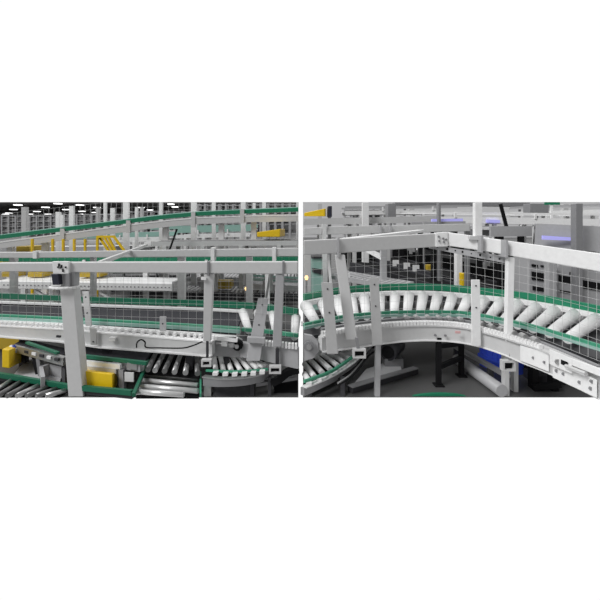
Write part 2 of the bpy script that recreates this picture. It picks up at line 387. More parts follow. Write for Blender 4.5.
for px in (20,110,190): 
    p = on(px,310+px*.04,.3); part('leg', MB().box((p.x-.04,p.y-.04,0),(p.x+.04,p.y+.04,.32)), GREY, T)
    q = top[0].lerp(top[-1], (px+5)/217)+V((0,.1,0)); part('leg', MB().box((q.x-.03,q.y-.03,0),(q.x+.03,q.y+.03,.3)), DARK, T)
# black cable on its face
pts = [at(x,y,D_) for x,y,D_ in cr([(137.5,347,3.55),(138,342,3.54),(142,339,3.52),(146,341.6,3.51),(147,346.6,3.5),(160,347.2,3.46),(182,347.4,3.42),(192,345.4,3.4),(203,341,3.385)],5)]
solo('black_cable', MB().pipe([p-V((0,.02,0)) for p in pts], .0065), BLACK, 'thin black looped cable clipped along the pale side of the belt conveyor', 'cable')
# drive unit
T = thing('drive_unit', 'grey drive plate with shaft and dark pulley left of the slanted plate, left bay', 'drive', (at(228,346,3.5).x, 3.5, 0))
mb = MB(); A = [at(211,356,3.5),at(240,357,3.5),at(244,350,3.5),at(242,340,3.5),at(236,336.5,3.5),at(211,337,3.5)]
k = len(mb.v); mb.v += A+[p+V((0,.03,0)) for p in A]; n=6
mb.f += [[0,1,2,3,4,5],[11,10,9,8,7,6]]+[[i,(i+1)%n,(i+1)%n+n,i+n] for i in range(n)]
part('drive_plate', mb, GREY, T)
smooth(part('shaft', MB().cone(at(216,343.5,3.44), at(240,345.5,3.44), .012), STEEL, T))
part('bearing_block', MB().rail((221,341,346.5,3.42),(227,341.4,347,3.42),.05), WHITE, T, .006)
part('bearing_block', MB().rail((229,343,348,3.42),(234,343,348,3.42),.05), STEEL, T, .006)
p = at(237,346,3.43); smooth(part('pulley', MB().cone(p, p+V((.01,.05,0)), .042, n=20), BLACK, T)); part('pulley_hub', MB().cone(p-V((0,.02,0)), p, .018, n=12), STEEL, T)
part('support_foot', MB().post((224,229,355,3.52),(224,229,396.5,3.3),.04), DARK, T)

# ---- white roller bend at the right end
T = thing('roller_bend', 'bend of white tapered rollers with green guides at the right end of the left bay', 'conveyor', (at(272,325,4.1).x, 4.1, 0))
part('guide_rail', MB().sweep([on(x,y,.50) for x,y in cr([(257,306.2),(275,308.5),(LE-.4,312.2)])], .03, .072), DGREEN, T)
part('guide_rail', MB().sweep([on(x,y,.46) for x,y in cr([(242,329.2),(268,331.5),(LE-.4,335.5)])], .03, .03), MINT, T)
part('bed', MB().slab([on(x,y,.36) for x,y in [(238,341),(LE-.4,349)]], [on(x,y,.36) for x,y in [(246,318),(LE-.4,326)]], .03), DARK, T)
for a, b in (((243,312.5),(249,331)),((258,313),(263,333)),((273,314.5),(276,334)),((296,317.5),(294.5,337))):
    smooth(part('roller', MB().cone(on(*a,.43), on(*b,.43), .05, .032, 16), CONE, T))
rt = [(240,342.5),(262,346),(280,347.5),(LE-.4,348.5)]; rb = [(240,357),(262,360),(280,365),(LE-.4,369)]
top = [on(x,y,.38) for x,y in rt]; part('side_frame', MB().ribbon(top, [at(x,y,q.y) for (x,y),q in zip(rb,top)], .05), GREY, T)
fs = MB()
for i in range(11):
    q = on(263+i*3.3, 341.8+i*.33, .41); fs.box((q.x-.01,q.y-.02,q.z-.03),(q.x+.01,q.y+.03,q.z+.012))
part('tooth_strip', fs, WHITE, T)
plate(T, (258,268.5,298.5,3.42), (246,260,361,3.3), m=GREY, bolts=(.1,.42))
part('clamp_bar', MB().rail((247,337,343,3.29),(265,338,344,3.29),.04), GREY, T, .005)
for px in (262,290): part('leg', MB().post((px-2,px+2,358,3.6),(px-2,px+2,YH+F*H/3.6,3.6),.07), DARK, T)
part('strut', MB().post((275.5,279,349,3.29),(275.5,279,367,3.29),.02), DARK, T)

# ---- front fence
T = thing('safety_fence', 'front safety fence with wire mesh and the thick collared post, left bay', 'fence', (at(75,397,D0).x, D0+.02, 0))
part('rail', MB().rail((-5,263,271.6,3.3),(53,262.8,271.8,3.3),.08), RAIL, T, .006)
part('rail', MB().rail((66,262.4,272.3,3.3),(208,262.0,273.4,3.27),.08), RAIL, T, .006)
part('rail', MB().rail((208.4,262,273.4,3.27),(283,261.9,274,3.25),.08), RAIL, T, .006)
part('rail', MB().rail((283.4,261.9,274,3.25),(LE-.5,261.8,274.2,3.24),.08), RAIL, T, .006)
plate(T, (52,68.5,261.5,3.27), (53,68.5,274,3.27), d=.03, bolts=(.5,), name='corner_plate', m=WHITE)
slot = MB()
for x, y in ((58,263.5),(60.5,265),(62,269)): slot.rail((x,y,y+3,3.262),(x+1.2,y,y+3,3.262),.01)
for x in (57,64.5): slot.rail((x,266.5,268,3.262),(x+1.4,266.5,268,3.262),.01)
part('slot', slot, BLACK, T)
part('bracket', MB().post((60.5,66,273,3.3),(61,66,287,3.3),.06).post((68,74.5,272,3.3),(68.5,74,286,3.3),.08), GREY, T)
part('bracket', MB().post((65.5,69.5,273.5,3.27),(65.5,69.5,287,3.27),.03), MID, T)
part('end_box', MB().post((51,58,274,3.25),(52.5,59,285,3.25),.07), NAVY, T, .004, 'dark navy box under the corner plate')
ring = MB(); c = at(64.5,287,3.33)
cl = [V((c.x+.112*math.cos(g)*1.0, c.y+.075*math.sin(g), c.z+.0)) for g in [2*math.pi*i/20 for i in range(21)]]
part('collar', ring.pipe(cl, .012, 8), WHITE, T)
part('post', MB().post((59.5,73.5,286,3.3),(68.2,83.2,397,D0+.003),.1), RAIL, T, .006)
part('post', MB().post((204,213.6,273.6,3.28),(203,210.4,341.5,3.33),.05), RAIL, T, .005)
part('post', MB().post((275.8,284.2,274.2,3.26),(272.4,281.4,347,3.28),.05), GREY, T, .005)
part('strut', MB().post((206,208.2,341,3.33),(206,208.2,361,3.33),.02), DARK, T)
def sqtube(t, x0, x1, y0, y1, D, m=RAIL):
    a, b = at(x0,y1,D), at(x1,y0,D); w = .014; mb = MB()
    mb.box((a.x,D,a.z),(b.x,D+.05,a.z+w)).box((a.x,D,b.z-w),(b.x,D+.05,b.z)).box((a.x,D,a.z+w),(a.x+w,D+.05,b.z-w)).box((b.x-w,D,a.z+w),(b.x,D+.05,b.z-w))
    part('clamp_tube', mb, m, t); part('tube_plug', MB().box((a.x+w,D+.03,a.z+w),(b.x-w,D+.045,b.z-w)), BLACK, t)
sqtube(T, 201,211,360,367,3.27); sqtube(T, 269,281,366.5,374,3.2)
for px, D_ in ((208,3.255),(283.2,3.235)): part('clamp', MB().rail((px-.9,261.5,276,D_),(px+.9,261.5,276,D_),.11), MID, T)
part('latch', MB().rail((201,277,280,3.26),(206,278,280,3.26),.03), WHITE, T)
mesh_panel(T, [(2,273,3.4),(298.2,274,3.35)], [(2,323,3.75),(120,330,3.55),(298.2,338,3.36)], 8.1, 8, .0011)

# ---- lower level, left
T = thing('roller_conveyor', 'low conveyor of dark steel rollers behind a dark green rail in the lower left corner', 'conveyor', (at(40,388,3.2).x, 3.3, 0))
rl = [on(x,y,.065) for x,y in [(-5,374),(68,386.5),(132,392.6)]]
part('guide_rail', MB().sweep(rl, .03, .04), DGREEN, T)
part('side_frame', MB().sweep([p-V((0,-.02,.035)) for p in rl], .03, .04), DARK, T)
for i in range(7):
    x = 4+i*9.0; y = 380+ (x-4)*.195
    smooth(part('roller', MB().cone(on(x+8,y,.035), on(x-16+i*.6,min(y+15.5,396-i*.05),.035), .02, n=14), DULL if i % 3 else STEEL, T))
part('bed', MB().slab([on(-5,396.8,.01), on(60,396.8,.01)], [on(-5,378,.01), on(66,391,.01)], .008), BLACK, T)
T = thing('inclined_feeder', 'short slanting feeder with dark belt, green edge and steel side between the yellow covers', 'conveyor', (at(40,350,3.9).x, 3.9, 0))
part('side_frame', MB().rail((13,345,352,3.8),(63,358,366,3.5),.05), STEEL, T)
part('belt', MB().hexa([at(15,345,3.83),at(63,358,3.55),at(63,356.5,3.55),at(15,343.5,3.83),at(24,340,4.15),at(66,350,3.95),at(66,348.5,3.95),at(24,338.5,4.15)]), BELT, T)
part('guide_rail', MB().bar(at(27,342.5,3.8), at(58,353,3.58), .03, .018), DGREEN, T)
part('end_roller', MB().cone(at(11,347,3.82), at(17,350.5,3.78), .022), SHINE, T)
part('end_roller', MB().cone(at(13.5,345,3.78), at(14.5,348,3.78), .012), BLUE, T, label='blue end cap')
for i in range(5): part('hook', MB().rail((24+i*7.5,350.5+i*1.9,353+i*1.9,3.72-.05*i),(28+i*7.5,351+i*1.9,354+i*1.9,3.7-.05*i),.03), WHITE if i % 2 else DARK, T)
part('leg', MB().post((31,35,355,3.72),(36,39.5,YH+F*H/3.66,3.66),.05), BLACK, T)
part('leg', MB().post((35.5,39,357,3.66),(38.5,42,YH+F*H/3.62,3.62),.05), MID, T)
part('leg', MB().post((62,65,360,3.6),(62,65,YH+F*H/3.5,3.5),.05), DARK, T)
solo('floor_tray', MB().hexa([on(13,377,.01),on(60,383,.01),on(60,381.5,.03),on(13,375.5,.03),on(28,358,.01),on(64,364,.01),on(64,363,.03),on(28,357,.03)]), SHEET, 'pale sheet on the floor under the slanting feeder', 'sheet')
T = thing('cable_trough', 'small grey open trough beside the thick post at floor level', 'trough', (at(52,378,3.5).x, 3.5, .0))
for a, b in (((41,373),(50,370)),((50,370),(63,373)),((41,373),(43,384))):
    part('side_panel', MB().bar(on(*a,.07), on(*b,.07), .03, .12), GREY, T)
solo('yellow_cover', MB().hexa([at(2,367.5,3.6),at(9.5,368.5,3.6),at(9.5,350,3.6),at(2,349,3.6),at(13.5,363,3.95),at(24,361,4.05),at(24,344,4.05),at(11,344.5,3.95)]), YELLOW, 'bright yellow box cover at the left edge in front of the dull yellow one', 'cover', bevel=.008)
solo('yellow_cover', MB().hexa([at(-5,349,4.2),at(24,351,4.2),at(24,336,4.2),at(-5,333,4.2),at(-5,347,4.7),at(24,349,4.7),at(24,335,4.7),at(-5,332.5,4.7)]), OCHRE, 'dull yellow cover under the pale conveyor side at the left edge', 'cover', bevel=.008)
T = thing('lower_belt_conveyor', 'low black belt conveyor with green edge under the pale side frame', 'conveyor', (at(112,355,3.7).x, 3.7, 0))
part('belt', MB().slab([on(78,357,.2), on(143,363.5,.2)], [on(78,342,.2), on(152,350.5,.2)], .03), BELT, T)
part('guide_rail', MB().sweep([on(78,355.5,.235), on(110,359,.235), on(147,363.2,.235)], .03, .028), DGREEN, T)
part('side_frame', MB().sweep([on(78,361.6,.19), on(121,366.4,.19)], .03, .04), WHITE, T)
part('under_panel', MB().sweep([on(78,367,.15), on(117,371,.15)], .03, .04), SHEET, T)
part('end_block', MB().rail((112,362.5,367.5,3.5),(140,364.5,372,3.4),.04), GREY, T)
part('sensor', MB().rail((119,360.5,364,3.46),(123,361,364.5,3.46),.03), STEEL, T); part('sensor', MB().rail((127,363,369,3.4),(137,364,370,3.4),.03), STEEL, T)
part('sensor_plate', MB().rail((124.5,372.5,381.5,3.36),(133.5,373,382,3.36),.012), WHITE, T)
part('gusset', MB().hexa([at(113,372,3.44),at(121,380,3.44),at(125,366,3.44),at(113,366,3.44)]+[at(113,372,3.46),at(121,380,3.46),at(125,366,3.46),at(113,366,3.46)]), GREY, T)
part('leg', MB().post((118.5,123,370,3.4),(119,124,YH+F*H/3.34,3.34),.05), MID, T)
solo('yellow_cover', MB().hexa([at(81,390,3.34),at(112.5,391.5,3.3),at(112.5,374,3.3),at(81,370.5,3.34),at(85,388,3.55),at(117.5,388,3.55),at(117.5,371.5,3.55),at(85,368.5,3.55)]), YELLOW, 'bright yellow box cover to the right of the thick post', 'cover', bevel=.006)

# ---- transfer roller decks
T = thing('transfer_deck', 'deck of dark steel rollers lying front to back under the looped cable', 'conveyor', (at(172,361,3.6).x, 3.6, 0))
tx = [149,156.5,164.5,172.5,180.5,188.5,197]; bx = [141.5,148,155,164.5,174.5,185.5,197.5]
for i in range(7):
    smooth(part('roller', MB().cone(on(tx[i],351+i*.9,.16), on(bx[i],369+i*.75,.16), .023, n=14), DULL if i in (1,3,6) else STEEL, T))
part('bed', MB().slab([on(140,371.5,.12), on(200,377,.12)], [on(150,351,.12), on(200,357,.12)], .02), BLACK, T)
for p in (on(146,368,.1), on(196,373,.1)): part('leg', MB().box((p.x-.02,p.y-.02,0),(p.x+.02,p.y+.02,.1)), DARK, T)
T = thing('transfer_deck', 'deck of bright steel rollers lying crosswise between two green rails', 'conveyor', (at(168,385,3.25).x, 3.3, 0))
for i, (l, r) in enumerate((((145.5,369),(198,374.2)),((142.5,374.3),(198,379.6)),((140,380),(198,385.4)),((137.2,386),(198,391)),((135,391.6),(184,394.5)))):
    smooth(part('roller', MB().cone(on(*l,.06), on(*r,.06), .0215, n=16), SHINE, T))
part('guide_rail', MB().bar(on(148.5,361,.16), on(133.5,395,.07), .025, .03), DGREEN, T)
part('guide_rail', MB().bar(on(200.5,373,.1), on(200.5,395.5,.07), .014, .03), MINT, T)
part('bed', MB().slab([on(136,396.8,.02), on(199,396.8,.02)], [on(147,374,.02), on(199,380,.02)], .015), BLACK, T)
T = thing('roller_curve', 'low curve of slim white rollers in a dark frame near the gap between the bays', 'conveyor', (at(238,370,3.4).x, 3.4, 0))
for a, b in (((214,357),(216,371)),((220.5,357),(223.5,371)),((226.5,356.6),(231.5,371)),((232.5,356.4),(241,371)),((238,356.4),(250,370.4)),((244,357),(258.5,369.6)),((251,360.5),(264.5,368.6)),((259,362.5),(268,367.2))):
    smooth(part('roller', MB().cone(on(*a,.18), on(*b,.18), .021, n=14), CONE, T))
part('guide_rail', MB().sweep([on(x,y,.21) for x,y in cr([(206,370.4),(225,371.4),(245,371.2),(268,369.2)])], .014, .016), MINT, T)
tb = MB()
for x, y in ((215,374.4),(225,375),(234.5,375.2),(244,375),(253,374.4),(262,373)): tb.rail((x-2.6,y-1.4,y+1.4,3.2),(x+2.6,y-1.6,y+1.2,3.2),.05)
part('roller_end', tb, WHITE, T)
cu = cr([(203,377.6),(222,379.8),(245,378.4),(262,374.6),(274,369)]); cb = cr([(203,386),(222,387),(245,385.6),(262,381.4),(274,375)])
top = [on(x,y,.17) for x,y in cu]; part('side_frame', MB().ribbon(top, [at(x,y,p.y) for (x,y),p in zip(cb,top)], .04), MID, T)
part('top_rail', MB().sweep([p+V((0,.02,.004)) for p in top], .05, .01), STEEL, T)
part('bed', MB().slab([on(204,378,.13), on(240,379,.13), on(270,370,.13)], [on(207,358,.13), on(240,358,.13), on(262,361,.13)], .02), BLACK, T)
part('panel', MB().post((213,250,386.5,3.32),(213,250,396.8,3.27),.03), DARK, T)
part('leg', MB().post((250,254,384,3.28),(250,254,396.9,3.265),.04), DARK, T); part('leg', MB().post((204,211,386,3.28),(204,211,396.9,3.265),.04), STEEL, T)
part('leg', MB().post((268,271,378,3.3),(268,271,396.9,3.265),.04), DARK, T)
T = thing('cable_chain', 'black curved cable chain at the lower right corner of the left bay', 'cable', (at(285,380,3.4).x, 3.4, 0))
part('chain', MB().sweep([at(x,y,d) for x,y,d in cr([(272,383,3.3),(280,378.5,3.3),(288,372,3.32),(298,369.5,3.35)])], .06, .05), BLACK, T)
part('guard', MB().post((274,LE-.5,381,3.42),(274,LE-.5,396.5,3.31),.1), BLACK, T)
part('tray', MB().rail((256,384,387,3.31),(LE-.8,377,380,3.36),.04), MID, T)

# ============================================================================================= RIGHT BAY
RS = 303.8
# ---- distance
conveyor('distant_conveyor', 'pale distant conveyor under the yellow cover at the top of the right bay', 'conveyor', at(RS+.4,218.8,7.6), at(438,215.8,7.6), .8, RAIL, GREY, WHITE, guide=False, fh=.12, legs=4)
conveyor('distant_conveyor', 'white distant conveyor at the top behind the tall dark hanger', 'conveyor', at(345,211,11), at(470,209.5,11), .9, WHITE, GREY, GREY, gz=.1, gh=.05, legs=4)
conveyor('distant_conveyor', 'long white distant conveyor behind the tall white post, right bay', 'conveyor', at(400,216,9.2), at(600,219,8.2), .8, WHITE, WHITE, GREY, gz=.09, gh=.04, fh=.14, legs=5)
conveyor('distant_conveyor', 'white distant conveyor at the top right corner', 'conveyor', at(510,212,11), at(615,209,10), .9, WHITE, GREY, RAIL, gz=.12, gh=.05, legs=4)
conveyor('grey_panel_conveyor', 'grey sided conveyor lit violet along its top, left of the tall white post', 'conveyor', at(423,221.8,6.4), at(465,221.2,6.4), .7, GREY, GREY, MID, guide=False, fh=.115, legs=2, legm=BLACK)
solo('light_strip', MB().rail((432,219,221.6,6.38),(463,218.6,221.2,6.38),.04), VIOLET, 'violet glowing strip left of the tall white post', 'light')
conveyor('grey_panel_conveyor', 'wide grey sided conveyor lit violet at the upper right', 'conveyor', at(535,223.5,5.4), at(612,227,5.0), .7, GREY, GREY, MID, guide=False, fh=.32, legs=3)
solo('light_strip', MB().rail((543,235.5,239.5,5.22),(580,238,241,5.1),.03), VIOLET, 'violet glowing strip on the wide grey side at the upper right', 'light')
solo('light_strip', MB().rail((488,219.5,222.5,8.6),(500,220,223,8.55),.1), VIOLET, 'short violet glowing strip just right of the tall white post', 'light')
conveyor('grey_panel_conveyor', 'short grey sided conveyor behind the black strap at the upper right', 'conveyor', at(490,226.5,5.9), at(531,226,5.9), .7, GREY, GREY, SHEET, guide=False, fh=.15, legs=2, legm=BLACK)
solo('yellow_cover', MB().hexa([at(RS+.4,216.3,7.7),at(325,216.3,7.7),at(325,208.5,7.7),at(RS+.4,213,7.7),at(RS+.6,216.3,8.2),at(326,216.3,8.2),at(326,208.3,8.2),at(RS+.6,212.8,8.2)]), YELLOW, 'yellow sloping cover at the upper left corner of the right bay', 'cover', bevel=.01)
for px0, px1, y0, y1, D_, lb in ((328,332,206,217,7.7,'small dark control box right of the yellow cover'),(388,396,203.5,217,9.0,'dark hanging bracket at the top right of the tall pale post'),(530,549,203.5,213,9.5,'dark grey cabinet at the top near the green sign plate')):
    a, b = at(px0,y1,D_), at(px1,y0,D_)
    t = thing('control_cabinet', lb, 'cabinet', ((a.x+b.x)/2, D_+.15, 0))
    part('body', MB().box((a.x,D_,a.z),(b.x,D_+.3,b.z)), MID if px0 > 380 else NAVY, t, .01)
    part('stand', MB().box(((a.x+b.x)/2-.03,D_+.1,0),((a.x+b.x)/2+.03,D_+.16,a.z)), MID, t)
t = thing('sign_plate', 'small green plate at the very top of the right bay', 'sign', (at(552,204,9).x, 9, 0))
part('plate', MB().rail((545,202.2,204.8,9),(560,202.2,204.8,9),.03), GREEN, t); part('stem', MB().post((551,553,204.6,9.01),(551,553,YH+F*H/9.01,9.01),.03), WHITE, t)
t = thing('overhead_tray', 'dark overhead cable tray across the top of the right bay', 'tray', (at(470,204,12.7).x, 12.7, 0))
part('tray', MB().rail((395,202.4,205,12.6),(530,202.6,206.5,12.6),.4), MID, t)
for px in (405,520): part('hanger', MB().post((px-1,px+1,204.5,12.7),(px-1,px+1,YH+F*H/12.7,12.7),.04), MID, t)
def lone_post(l, r, top, D, m, lb, bot=None):
    t = thing('support_post', lb, 'post', (at((l+r)/2,225,D).x, D, 0))
    part('shaft', MB().post((l,r,top,D),(l,r,YH+F*H/D,D),.1), m, t, .006)
    p = at((l+r)/2, 225, D); w = (r-l)*D/F
    part('base_plate', MB().box((p.x-w, D-.06, 0), (p.x+w, D+.16, .012)), m, t)
lone_post(362.5,369,202.4,7.4,WHITE,'tall pale post rising behind the rails left of the middle of the right bay')
lone_post(438.5,441,203,6.3,MID,'thin dark post standing behind the violet strip')
lone_post(576,583,203.5,4.9,MID,'grey post crossing the wide grey side at the upper right')
lone_post(549,557,262,4.9,GREY,'grey post behind the mesh between the two vented cabinets')
lone_post(521,527,256,5.6,GREY,'grey post behind the mesh just right of the slender white fence post')
lone_post(304.4,311,254,5.6,RAIL,'pale post behind the mesh at the left end of the right bay')
lone_post(381,387,247,6.0,GREY,'grey post behind the mesh at the edge of the dark conveyors')
lone_post(456.5,462.5,252,5.9,WHITE,'white post in front of the dark conveyors left of the bright short plate')
solo('black_strap', MB().bar(at(500.5,204,5.95), at(506.5,227,5.95), .045, .03), BLACK, 'black slanting strap above the bright rail, right bay', 'strap')

# ---- second rail
T = thing('rail_fence', 'second pale fence rail behind the front rail, left half of the right bay', 'fence', (at(390,230,5).x, 5, 0))
part('rail', MB().rail((RS+.2,228,235.2,5),(322,227.3,234.8,5),.07), RAIL, T, .006)
part('rail', MB().rail((326,226.6,234.6,5),(470,223.6,231.2,5.2),.07), RAIL, T, .006)
part('post', MB().post((322,326.4,224,4.97),(324,328,YH+F*H/5.3,5.3),.06), WHITE, T)
part('post', MB().post((466,470,224,5.25),(466,470,YH+F*H/5.5,5.5),.06), MID, T)
for px in (381,391): part('clamp', MB().rail((px-.9,225,235,4.98),(px+.9,225,235,4.98),.1), GREY, T)
T = thing('cross_rail', 'white flat rail lying between the two fence rails, right bay', 'rail', (at(385,236,4.2).x, 4.2, 1.3))
part('beam', MB().bar(at(345,240,3.37), at(421,231,5.0), .09, .03), WHITE, T)
part('end_bracket', MB().rail((417,229.5,232.5,4.98),(424,229.2,232.2,4.98),.02), RAIL, T)

# ---- dark conveyors seen through the mesh
conveyor('dark_conveyor', 'black conveyor with white square tabs slanting down behind the mesh, uppermost of the dark ones', 'conveyor', at(404,250,8.2), at(520,272,6.4), .8, BLACK, DARK, BLACK, fh=.42, guide=False, legs=2, legm=DARK, tabs=(.08,.17,.3,.55,.75))
conveyor('dark_conveyor', 'dark slanting conveyor with steel edge, middle one of those behind the mesh', 'conveyor', at(375,258,7.6), at(500,290,5.9), .6, DARK, DARK, BLACK, fh=.3, guide=False, legs=3, legm=DARK, tabs=(.2,.3,.38))
conveyor('dark_conveyor', 'dark slanting conveyor nearest the tall green guide behind the mesh', 'conveyor', at(350,262,7.2), at(455,290,5.7), .5, DARK, GREY, BLACK, fh=.34, guide=False, legs=3, legm=BLACK)
conveyor('dark_conveyor', 'dark low conveyor left of the others behind the mesh, near the slanted white post', 'conveyor', at(330,274,6.3), at(400,286,5.6), .5, GREY, TEAL, SHEET, fh=.07, n_roll=14, guide=False, legs=2, legm=DARK, tabs=(.25,))
solo('black_housing', MB().hexa([at(345,283,9.7),at(520,283,9.7),at(520,247,9.7),at(345,245,9.7)]+[at(345,283,9.7)+V((0,1,0)),at(520,283,9.7)+V((0,1,0)),at(520,247,9.7)+V((0,1,0)),at(345,245,9.7)+V((0,1,0))]), BLACK, 'large dark machine housing behind the slanting conveyors, right bay', 'machine', bevel=.02)
solo('white_ramp', MB().hexa([at(366,252,6.2),at(381,260,6.0),at(381,258,6.0),at(366,250,6.2),at(371,250,6.7),at(384,257,6.5),at(384,255.5,6.5),at(371,248.5,6.7)]), WHITE, 'short bright white ramp plate under the front rail behind the mesh', 'plate')
solo('yellow_cover', MB().box(tuple(at(427,272,7.0)),tuple(at(435,265,7.0)+V((0,.15,0)))), OCHRE, 'small dull yellow cover on the dark conveyors behind the mesh', 'cover', bevel=.01)
solo('yellow_cover', MB().box(tuple(at(462,286,5.55)),tuple(at(466,273.5,5.55)+V((0,.12,0)))), YELLOW, 'narrow yellow upright cover beside a white post behind the mesh', 'cover', bevel=.008)
T = thing('teal_bin', 'faded green bin under the rails at the left end of the right bay', 'bin', (at(322,276,5.9).x, 5.9, 0))
part('body', MB().post((312,327,258,6.1),(312,327,YH+F*H/6.1,6.1),.4), TEAL, T); part('rim', MB().rail((311.6,256.6,258.6,6.08),(327.4,256.6,258.6,6.08),.44), DARK, T)
part('band', MB().rail((312,268,272,6.08),(327,270,276,6.08),.03), DARK, T)
T = thing('signal_lamp', 'small glowing amber lamp near the gap between the bays in the right bay', 'lamp', (at(306.5,277.5,5.3).x, 5.3, 0))
part('stem', MB().cone(V((at(306.5,278,5.3).x,5.3,0)), at(306.5,279.4,5.3), .012), GREY, T)
b = MB(); p = at(306.5,277.6,5.3); b.cone(p-V((0,0,.03)), p, .014, .026).cone(p, p+V((0,0,.025)), .026, .014); part('bulb', b, AMBER, T)
def machine(px0, px1, y0, y1, D_, lb, holes):
    t = thing('motor_cabinet', lb, 'machine', (at((px0+px1)/2,225,D_).x, D_+.2, 0))
    part('cabinet', MB().rail((px0,y0[0],y1[0],D_),(px1,y0[1],y1[1],D_),.4), GREY, t, .01)
    for hx0, hx1, hy0, hy1 in holes: part('vent', MB().rail((hx0,hy0,hy1,D_-.012),(hx1,hy0+.16*(hx1-hx0),hy1+.16*(hx1-hx0),D_-.012),.02), BLACK, t)
    for px in (px0+3, px1-3): part('leg', MB().post((px-1.5,px+1.5,y1[1]-2,D_+.1),(px-1.5,px+1.5,YH+F*H/(D_+.1),D_+.1),.06), DARK, t)
machine(529,556,(258,263),(296,300),5.3,'left one of two grey vented cabinets behind the mesh below the bright rail',((532,538,264,266.5),(541,550,265,266.8),(532,552,271.5,279.5),(533,549,286,290)))
machine(558,606,(264,274),(302,308),5.0,'grey motor cabinet with dark vents behind the mesh near the right edge',((559,577,275,281.5),(570,573,272,275),(581,603,280,288),(560,578,290,292)))

# ---- big curve of tapered rollers
T = thing('curved_roller_conveyor', 'big curved conveyor of white tapered rollers sweeping across the right bay', 'conveyor', (at(430,320,4.2).x, 4.2, 0))
BG = cr([(RS+.2,297.4),(340,290.6),(370,288),(400,286.8),(435,287.2),(470,290),(520,295.4),(560,302),(612,312.5)])
FG = cr([(RS+.2,324.8),(340,317),(370,313.6),(400,312),(440,311.8),(470,313.4),(520,323),(560,334),(612,350)])
part('guide_rail', MB().sweep([on(x,y,.62) for x,y in BG], .03, .078), GREEN, T)
part('guide_rail', MB().sweep([on(x,y,.58) for x,y in FG], .02, .026), MINT, T, label='pale green front guide')
part('guide_lip', MB().sweep([on(x,y+3.4,.56) for x,y in FG], .012, .022), TEAL, T)
part('rear_frame', MB().sweep([on(x,y+6.2,.565) for x,y in BG], .05, .05), WHITE, T)
def yat(l, x):
    for a, b in zip(l, l[1:]):
        if a[0] <= x <= b[0]: return a[1]+(b[1]-a[1])*(x-a[0])/(b[0]-a[0])
    return l[0][1] if x < l[0][0] else l[-1][1]
tx = [306,322,337,351,364,379.5,395,409,423,437.5,452.5,468.5,484.5,501.5,519,537,556,576,598]
bx = [317,330,343,355,366.5,380.5,394,407,420,433,446.5,460,473.5,488,502.5,517.5,533,549.5,568]
for i in range(19):
    A = on(tx[i], yat(BG,tx[i])+9.0, .53); B_ = on(bx[i], yat(FG,bx[i])+2.5, .51)
    o = part('roller', MB().cone(A, B_, .064, .040, 18), CONE, T); smooth(o)
part('bed', MB().slab([on(x,y+13,.44) for x,y in FG], [on(x,y+15,.44) for x,y in BG], .03), DARK, T)
FT = cr([(322,337.5),(350,332.6),(380,328.6),(410,326.4),(440,326.4),(470,329.4),(500,337),(520,343),(552,354),(606,377)])
FB = cr([(322,351),(350,347.4),(380,343),(410,340),(440,339.8),(470,343.4),(500,352.5),(520,361),(552,374),(606,402)])
top = [on(x,y,.52) for x,y in FT]; bot = [at(x,y,p.y) for (x,y),p in zip(FB,top)]
part('side_frame', MB().ribbon(top, bot, .05), RAIL, T)
part('top_rail', MB().sweep([p+V((0,.02,.004)) for p in top], .06, .012), RAIL, T)
part('bottom_flange', MB().slab([p-V((0,.02,0)) for p in bot], [p+V((0,.06,0)) for p in bot], .01), WHITE, T)
fs = MB()
for x in [326+3.4*i for i in range(64)]:
    q = on(x, yat(FT,x)-3.2, .545); fs.box((q.x-.012,q.y-.012,q.z-.018),(q.x+.012,q.y+.03,q.z+.014))
part('tooth_strip', fs, WHITE, T)
part('finger_backing', MB().sweep([on(x,y-3,.535)+V((0,.03,0)) for x,y in FT], .03, .034), RAIL, T)
q0 = [on(x,y-6.5,.55)+V((0,.05,0)) for x,y in FT]
part('roller_bar', MB().sweep(q0, .03, .02), MID, T)
for x in (408,418.5,430,441,452,463,485,495,506,517,528,540):
    q = on(x, yat(FT,x)-7, .56)+V((0,.03,0)); part('roller_end', MB().cone(q, q+V((0,.06,0)), .024, n=10), STEEL, T)
plate(T, (321.5,332.5,282.5,3.12), (327,338,354,3.06), m=PLATE, bolts=(.09,.42))
plate(T, (369.5,378.5,277.8,3.32), (372.5,383,345,3.28), m=PLATE, bolts=(.1,.42))
plate(T, (471.5,480,279.8,3.28), (472,481,346,3.24), m=WHITE, bolts=(.09,.42))
part('stop_block', MB().rail((416,317.5,322.5,3.62),(428,317.5,322.5,3.62),.05), GREY, T, .004)
part('red_tag', MB().rail((455.5,331,333.4,3.36),(460.5,331.2,333.6,3.36),.01), mat('faded_red', (.75,.45,.45), .5), T, label='faded red tag')
# joint plates, tensioner and bolts at the right
def dat(px):                                    # distance of the frame face at a pixel column
    for a, b, p, q in zip(FT, FT[1:], top, top[1:]):
        if a[0] <= px <= b[0]: u = (px-a[0])/(b[0]-a[0]); return p.y+(q.y-p.y)*u
    return top[-1].y
part('joint_plate', MB().rail((521,345.5,361,dat(521)-.02),(549,354,372,dat(549)-.02),.015), WHITE, T, .003)
part('joint_plate', MB().rail((554,360,378,dat(554)-.02),(597,380,398,dat(597)-.02),.015), WHITE, T, .003)
part('tensioner_block', MB().rail((553,350.5,366,dat(553)-.05),(572,358.5,374,dat(572)-.05),.04), WHITE, T, .006)
part('tensioner_rod', MB().cone(at(566,366,dat(566)-.06), at(586,374,dat(586)-.06), .013), SHINE, T)
part('tensioner_arm', MB().rail((573,359,366,dat(573)-.05),(606,371,379,dat(606)-.05),.05), WHITE, T, .006)
hb = MB(); hb.rail((562,360,364.5,dat(562)-.056),(568,362.5,367,dat(568)-.056),.012); part('slot', hb, BLACK, T)
